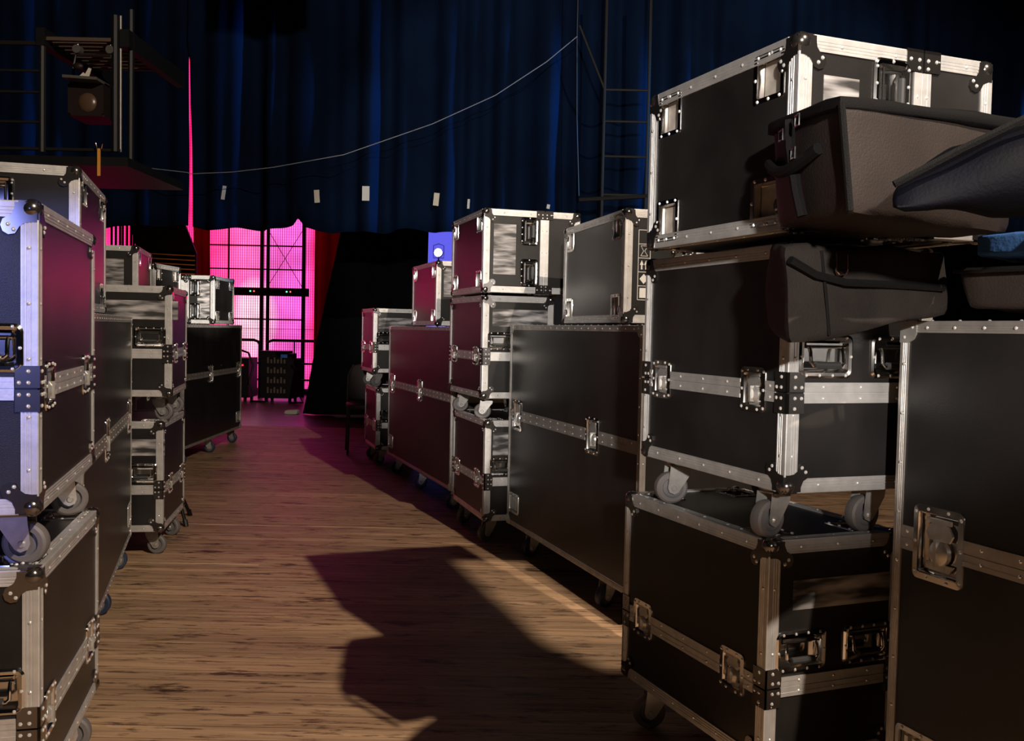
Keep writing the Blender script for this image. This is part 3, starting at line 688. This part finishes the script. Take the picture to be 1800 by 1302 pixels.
bm = bmesh.new(); add_box(bm, 0, .42, 0, .4, 0, .11); bmesh.ops.bevel(bm, geom=bm.edges[:], offset=.008, segments=2); obj('housing', bm, BLK, th)
bm = bmesh.new(); add_box(bm, .26, .50, -.012, .3, .0, .075); bmesh.ops.bevel(bm, geom=bm.edges[:], offset=.006, segments=2); obj('front_unit', bm, BLK, th)
bm = bmesh.new(); add_box(bm, .33, .43, -.015, -.012, .012, .062); obj('display', bm, mat('dim_display', (.02, .05, .12), emit=(.04, .10, .3), estr=.25), th)
bm = bmesh.new(); add_tube(bm, [(-4.45, 14.3, .78), (-4.15, 14.32, .80), (-3.98, 14.33, .74), (-3.9, 14.3, .55), (-3.96, 14.3, .3), (-3.88, 14.28, .12), (-3.92, 14.25, .016), (-3.7, 14.2, .016)], .016, 8)
tag(obj('cable', bm, BLK, None, True), 'black cable looping from the low rack to the floor', 'cable', None)
bm = bmesh.new(); add_tube(bm, [(-3.30, 14.25, .58), (-3.2, 14.2, .5), (-3.14, 14.2, .3), (-3.2, 14.2, .15), (-3.12, 14.2, .016), (-3.3, 14.1, .016)], .012, 8)
tag(obj('cable', bm, BLK, None, True), 'black cable drooping right of the patch rack', 'cable', None)
bm = soft_box([(-2.98, 12.40, .0), (-2.80, 12.40, .0), (-2.80, 12.56, .0), (-2.98, 12.56, .0), (-2.97, 12.41, .05), (-2.80, 12.41, .06), (-2.80, 12.55, .06), (-2.97, 12.55, .05)], n=5, bulge=.0, noise=.002, rnd=.4)
tag(obj('sandbag', bm, PAPER, None, True), 'small pale weight bag on the floor at the foot of the black curtain', 'weight bag')

# ------------------------------------------------------------------ curtains
SURF = []
def curtain(name, label, x0, x1, y, zb, zt, m, amp=.07, pitch=.28, seed=1, left=None, right=None, hang=None, group=None, nz=16, res=.025):
    rn = random.Random(seed); n = max(8, int((x1 - x0) / res)); bm = bmesh.new(); rows = []
    ks = [(rn.uniform(.7, 1.3), rn.uniform(0, 6.28), rn.uniform(.4, 1)) for _ in range(5)]
    def fold(x):
        s = 0
        for i, (f, p, a) in enumerate(ks): s += a * math.sin(2 * math.pi * x / (pitch * (1 + i * .63)) * f + p)
        s = s / 2.2; e_ = min(1, abs(x + 3.11) / .25) if name == 'stage_curtain' else 1; return math.copysign(abs(s) ** .75, s) * amp * e_
    for j in range(nz + 1):
        t = j / nz; row = []
        for i in range(n + 1):
            u = i / n; z_b = zb(x0 + (x1 - x0) * u) if callable(zb) else zb; z = zt + (z_b - zt) * t
            xa = left(z) if left else x0; xb = right(z) if right else x1; x = xa + (xb - xa) * u
            row.append(bm.verts.new((x, y + fold(x) * (.55 + .45 * t) + .02 * math.sin(3 * z + x * 2), z)))
        rows.append(row)
    for a, b in zip(rows, rows[1:]):
        for i in range(n): bm.faces.new((a[i], a[i + 1], b[i + 1], b[i]))
    if name == 'stage_curtain': SURF.extend([Vector(v.co) for r_ in rows for v in r_])
    o = obj(name, bm, m, None, True, angle=80)
    s = o.modifiers.new('thickness', 'SOLIDIFY'); s.thickness = .006; s.offset = 0
    return tag(o, label, 'curtain', group)
def hem(x): return 2.075 + .018 * math.sin(x * 5.1) + .014 * math.sin(x * 11.7 + 1)
def notch(x): return hem(x) + (.075 * max(0, 1 - abs(x + 2.06) / .06))
curtain('stage_curtain', 'dark blue folded stage curtain left of the pink slit', -9.5, -3.13, 9.15, hem, 5.2, CURT, seed=4, pitch=.24, right=lambda z: -3.128 if z < 3.78 else -3.118 + 0.0, amp=.10)
curtain('stage_curtain', 'wide dark blue folded stage curtain right of the pink slit', -3.09, 8.5, 9.12, notch, 5.2, CURT, seed=9, amp=.13, pitch=.24, left=lambda z: -3.082 - .030 * min(1, max(0, (z - 2.08) / 1.7)) - (.03 if z > 3.82 else 0))
curtain('masking_drape', 'solid black drape falling to the stage floor beyond the aisle', -2.74, -1.13, 12.4, .01, 4.6, CBLK, seed=5, amp=.04, left=lambda z: -2.74 + max(0, z) * .20, right=lambda z: -1.15 + .012 * z)
curtain('masking_drape', 'black drape closing off the right side behind the cases', 1.3, 11.5, 12.4, .01, 4.6, CBLK, seed=15, amp=.08, pitch=.5, res=.06)
curtain('side_curtain', 'red lit curtain along the left side of the pink screen', -5.04, -4.78, 15.0, .01, 6.2, CRED, seed=6, amp=.05, pitch=.14)
curtain('side_curtain', 'red lit curtain along the right side of the pink screen', -3.14, -2.2, 15.0, .01, 6.2, CRED, seed=7, amp=.06, pitch=.2)
spot('red_side_lamp', (-3.9, 13.2, 4.2), (-3.9, 15.0, 1.2), 45, (1.0, .06, .08), 110, 1, .1)

# strips hanging before the far-left part of the screen, and the sloping slatted flat
th = thing('strip_curtain', 'dark hanging strips before the pink glow, above the far left cases', 'curtain', T((-6.0, 15.0, 2.0)))
for i in range(11):
    x = -6.35 + i * .058 * 1.0 + (i % 3) * .008; bm = bmesh.new(); add_box(bm, x + 6.0, x + 6.0 + .034, -.004, .004, -2.0, 3.0); obj('strip', bm, CBLK, th)
th = thing('slatted_flat', 'dark sloping flat with wooden slats between strip curtain and red curtain', 'flat', T((-4.9, 13.0, 0)))
bm = bmesh.new(); I = Matrix.Identity(4)
add_prism(bm, [(-.26, .02), (.57, .02), (.565, 2.12), (.36, 2.62), (-.36, 2.62), (-.35, 2.5), (-.26, 2.2)], 0, .05, I); obj('backing', bm, BLK, th)
WOOD = mat('raw_timber', (.30, .17, .08), .6, 0, .3, 40, .3, 6)
for k in range(9):
    z = 1.60 + k * .062; bm = bmesh.new(); a = Vector((-.22 - .015 * k, -.012, z + .02)); b = Vector((.55, -.012, z - .01))
    add_tube(bm, [a, b], .012, 6); obj('slat', bm, WOOD, th)
spot('amber_lamp', (-3.9, 12.4, .9), (-4.45, 13.0, 1.85), 30, (1.0, .35, .06), 60, 1, .05)

# lavender backdrop with a round lamp seen between drape and cases
LAV = mat('blue_lit_cloth', (.4, .4, .8), .8, emit=(.12, .12, .85), estr=1.0)  # blue light on the backdrop cloth is put in as emission
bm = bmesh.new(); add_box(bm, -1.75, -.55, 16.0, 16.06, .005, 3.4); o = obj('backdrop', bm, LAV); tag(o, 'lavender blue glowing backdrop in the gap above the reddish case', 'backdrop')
th = thing('stage_light', 'round white lamp shining before the lavender backdrop', 'lamp', T((-1.24, 15.5, 2.40)))
bm = bmesh.new(); add_lathe(bm, [(0, -.01), (.062, -.01), (.066, 0)], 24, RZ(90)); obj('lens', bm, mat('white_lens', (1, 1, 1), emit=(.85, .9, 1), estr=6), th)
bm = bmesh.new(); add_lathe(bm, [(.068, -.02), (.072, 0), (.068, .16), (.04, .22), (0, .22)], 24, RZ(90)); obj('can', bm, BLK, th, True)
bm = bmesh.new(); add_tube(bm, [(-.085, .1, 0), (-.085, .1, .12), (0, .1, .15), (.085, .1, .12), (.085, .1, 0)], .006, 6); add_tube(bm, [(0, .1, -2.4), (0, .1, -.08)], .012, 8); add_tube(bm, [(-.085, .1, 0), (-.085, .1, -.08), (.085, .1, -.08), (.085, .1, 0)], .006, 6); obj('yoke', bm, BLK, th, True)

# ------------------------------------------------------------------ sagging line and paper tags on the curtain
rope = [(-4.2, 8.6, 2.62), (-3.365, 8.6, 2.55), (-2.95, 8.6, 2.512), (-2.93, 8.6, 2.50), (-2.55, 8.6, 2.525), (-2.18, 8.6, 2.575), (-1.55, 8.6, 2.70), (-.76, 8.6, 2.99), (-.2, 8.6, 3.255), (.25, 8.6, 3.56), (.52, 8.6, 3.79)]
bm = bmesh.new(); add_tube(bm, rope, .0038, 6); tag(obj('sagging_line', bm, mat('grey_cord', (.20, .18, .16), .8), None, True), 'thin pale line sagging across the blue curtain', 'rope')
bm = bmesh.new(); add_tube(bm, [(.52, 8.62, 4.4), (.52, 8.62, 3.79), (.535, 8.62, 3.1), (.57, 8.62, 2.38)], .004, 6); tag(obj('drop_line', bm, mat('dim_line', (.05, .045, .04)), None, True), 'thin dark line hanging straight down at the end of the sagging line', 'rope')
for (x, z, w_, h_, a, lb) in ((-2.76, 2.40, .035, .13, 8, 'narrow'), (-1.88, 2.385, .05, .12, -4, 'dim'), (-1.405, 2.41, .068, .135, 0, 'brightest'), (-.75, 2.38, .052, .12, 5, 'crooked'), (-.445, 2.345, .022, .09, 3, 'thin'), (.31, 2.33, .03, .04, 10, 'smallest')):
    bm = bmesh.new(); add_box(bm, -w_ / 2, w_ / 2, -.001, .001, -h_ / 2, h_ / 2)
    pos = {'narrow': 'leftmost paper tag pinned on the blue curtain hem, narrow', 'dim': 'dim paper tag on the curtain hem, second from the left', 'brightest': 'brightest and largest paper tag on the blue curtain hem', 'crooked': 'crooked paper tag on the curtain hem above the lavender gap',
           'thin': 'thin paper tag on the curtain above the left of the central column', 'smallest': 'smallest paper tag on the curtain above the central column'}[lb]
    o = obj('paper_tag', bm, PAPER, None, mtx=T((x, min(v.y for v in SURF if abs(v.x - x) < w_ / 2 + .02 and abs(v.z - z) < .25) - .006, z)) @ RY(a)); tag(o, pos, 'paper tag', 'paper tags on the blue curtain')

# ------------------------------------------------------------------ lighting lift, top left
th = thing('lighting_platform', 'dark tube frame hung at the top left with slatted platform', 'platform', T((-2.6, 5.5, 2.1)))
o0 = Vector((-2.6, 5.5, 2.1)); TUBE = mat('dull_dark_tube', (.014, .0125, .011), .5, .3); TUBE2 = mat('pale_tube', (.16, .15, .13), .4, .6)
bar(th, o0, (-3.3, 5.5, 2.735), (-2.735, 5.5, 2.735), .014, TUBE); bar(th, o0, (-2.72, 5.5, 2.72), (-2.722, 5.5, 2.12), .018, TUBE, 'upright')
bar(th, o0, (-2.275, 5.5, 2.9), (-2.273, 5.5, 2.13), .007, TUBE2, 'pale_upright'); bar(th, o0, (-2.305, 5.5, 2.9), (-2.303, 5.5, 2.13), .022, BLK, 'upright')
bar(th, o0, (-2.235, 5.55, 2.95), (-2.235, 5.55, 2.08), .018, BLK, 'upright')
bar(th, o0, (-3.3, 5.5, 2.138), (-2.27, 5.5, 2.138), .010, TUBE); bm = bmesh.new(); add_box(bm, -.75, .38, -.03, .9, -.055, -.005); obj('bottom_beam', bm, BLK, th)
for z in (2.46, 2.29, 2.58): bar(th, o0, (-3.3, 5.5, z), (-2.72, 5.5, z), .008, TUBE)
for k in range(9):
    bm = bmesh.new(); add_box(bm, -.13, .36, k * .075, k * .075 + .03, .655, .675); obj('slat', bm, mat('dim_slat', (.07, .045, .03), .6) if k == 0 else bpy.data.materials['dim_slat'], th)
bm = bmesh.new(); add_box(bm, -.15, -.10, -.02, .9, .62, .72); add_box(bm, .33, .38, -.02, .9, .62, .72); obj('platform_rail', bm, BLK, th)
th = thing('theatre_lamp', 'black theatre lamp with round lens hanging in the top left frame', 'lamp', T((-2.43, 5.5, 2.655)))
HOUS = mat('lamp_housing', (.012, .007, .006), .5, .0, spec=.3)
bm = bmesh.new(); add_box(bm, -.10, .10, -.10, .14, -.345, -.155); bmesh.ops.bevel(bm, geom=bm.edges[:], offset=.015, segments=3); obj('housing', bm, HOUS, th, True)
bm = bmesh.new(); add_lathe(bm, [(0, -.016), (.03, -.014), (.05, -.004), (.053, 0)], 28, T((.01, -.10, -.27)) @ RZ(90)); obj('lens', bm, mat('amber_lens', (.075, .042, .025), .3), th, True)
bm = bmesh.new(); add_prism(bm, [(-.09, -.155), (.10, -.165), (.10, -.150), (-.09, -.14)], -.19, -.02, I); obj('barn_door', bm, TUBE2, th)
bm = bmesh.new(); add_tube(bm, [(-.11, 0, -.24), (-.115, 0, -.05), (-.10, 0, .02), (.10, 0, .02), (.115, 0, -.05), (.11, 0, -.24)], .008, 6); obj('yoke', bm, TUBE, th, True)
for sx in (-.09, .10):
    bm = bmesh.new(); add_lathe(bm, [(0, -.02), (.024, -.02), (.026, .02), (0, .02)], 14, T((sx, 0, .05)) @ RZ(90)); add_tube(bm, [(sx, 0, .02), (sx, 0, .08)], .006, 6); obj('clamp', bm, TUBE2, th, True)
bm = bmesh.new(); bmesh.ops.create_uvsphere(bm, u_segments=14, v_segments=8, radius=.03, matrix=T((-.06, -.06, -.06)) @ Matrix.Diagonal((1, .6, .7, 1))); obj('knob', bm, HOUS, th, True)
bm = bmesh.new(); add_prism(bm, [(-.03, -.14), (.0, -.11), (.01, -.12), (.03, -.085), (.045, -.09), (.03, -.14)], -.13, -.125, I); obj('gel_scrap', bm, PAPER, th)
th = thing('tool_strap', 'orange strap hanging from the top left frame', 'strap', T((-2.378, 5.46, 2.16)))
bm = bmesh.new(); add_box(bm, -.010, .006, -.004, .004, -.175, -.02); obj('webbing', bm, mat('orange_webbing', (.62, .26, .03), .7), th)
bm = bmesh.new(); add_tube(bm, [(-.02, 0, .01), (-.012, 0, -.02), (0, 0, -.025), (.012, 0, -.02), (.018, 0, .005)], .004, 6); obj('hook', bm, COP, th, True)

# added unseen mask box overhead; its cut-out shapes the lit floor strip
th = thing('floor_light_mask', 'added black mask box above the aisle, its cut-out shapes the floor light', 'lamp', T((.02, 4.02, 4.6)))
bm = bmesh.new(); k = .3 / 4.6
hole = [Vector(((x - .02) * k, (y - 4.02) * k, -.3)) for x, y in ((.10, 4.70), (-.27, 4.70), (.15, 3.46), (.36, 3.20), (.54, 3.32), (.475, 3.60))]
outer = [Vector((.16, .16, -.3)), Vector((-.16, .16, -.3)), Vector((-.16, -.16, -.3)), Vector((.0, -.16, -.3)), Vector((.16, -.16, -.3)), Vector((.16, .0, -.3))]
hv = [bm.verts.new(p) for p in hole]; ov = [bm.verts.new(p) for p in outer]
for q in range(6): bm.faces.new((hv[q], hv[(q + 1) % 6], ov[(q + 1) % 6], ov[q]))
obj('mask_plate', bm, BLK, th)
bm = bmesh.new()
for a in ((-.162, -.155, -.162, .162), (.155, .162, -.162, .162), (-.162, .162, -.162, -.155), (-.162, .162, .155, .162)): add_box(bm, *a, -.3, .12)
add_box(bm, -.162, .162, -.162, .162, .12, .13); obj('housing', bm, BLK, th)
bm = bmesh.new(); add_tube(bm, [(0, 0, .13), (0, 0, 3.0)], .016, 8); obj('drop_pipe', bm, BLK, th, True)

# dim ladder tower behind, right of centre
th = thing('ladder_tower', 'dim dark ladder tower against the curtain left of the tallest case', 'scaffold', T((.9, 8.3, 0)))
o0 = Vector((.9, 8.3, 0))
for x in (.75, 1.13): bar(th, o0, (x, 8.3, 0), (x, 8.3, 4.2), .014, TUBE, 'upright')
for z in (2.35, 2.68, 2.98, 3.25): bar(th, o0, (.75, 8.3, z), (1.13, 8.3, z), .010, TUBE, 'rung')
bar(th, o0, (.52, 8.3, 3.79), (.75, 8.3, 3.25), .010, TUBE, 'stay'); bar(th, o0, (.55, 8.3, 2.3), (1.35, 8.3, 2.36), .02, BLK, 'foot_rail')

# ------------------------------------------------------------------ chair and tripod on the floor
th = thing('stacking_chair', 'dark chair with curved back half hidden behind the farthest right pair', 'chair', T((-1.30, 8.78, 0)) @ RZ(12))
CH = mat('dark_chair_fabric', (.035, .02, .018), .7, 0, .4, 150); CF = mat('chair_tube', (.06, .05, .05), .35, .5)
bm = soft_box([(-.22, -.2, .41), (.22, -.2, .41), (.22, .2, .41), (-.22, .2, .41), (-.22, -.2, .46), (.22, -.2, .46), (.22, .2, .46), (-.22, .2, .46)], n=6, bulge=.008, noise=.001, rnd=.3); obj('seat', bm, CH, th, True)
bm = soft_box([(-.21, .19, .48), (.21, .19, .48), (.21, .225, .48), (-.21, .225, .48), (-.17, .24, .80), (.17, .24, .80), (.17, .27, .80), (-.17, .27, .80)], n=6, bulge=.012, noise=.001, rnd=.4); obj('backrest', bm, CH, th, True)
for sx in (-1, 1):
    for sy, nm in ((-1, 0), (1, 1)):
        bm = bmesh.new(); add_tube(bm, [(sx * .215, sy * .19, 0), (sx * .205, sy * .18, .41)] + ([(sx * .205, .205, .48), (sx * .20, .235, .70), (sx * .15, .25, .80)] if sy > 0 else []), .011, 8); obj('leg', bm, CF, th, True)
th = thing('tripod_stand', 'small black tripod stand, one foot poking out behind the lower left trunk', 'stand', T((-1.97, 5.50, 0)))
for a in (-45, 75, 195):
    d = Vector((math.cos(R(a)), math.sin(R(a)), 0)); bm = bmesh.new(); add_tube(bm, [d * .185 + Vector((0, 0, .012)), d * .02 + Vector((0, 0, .26))], .010, 8); q = obj('leg', bm, BLK, th, True)
    bm = bmesh.new(); add_tube(bm, [d * .19 + Vector((0, 0, .0)), d * .175 + Vector((0, 0, .035))], .014, 8); obj('rubber_foot', bm, BLK, q, True)
bm = bmesh.new(); add_tube(bm, [(0, 0, .2), (0, 0, 1.1)], .010, 8); obj('pole', bm, BLK, th, True)
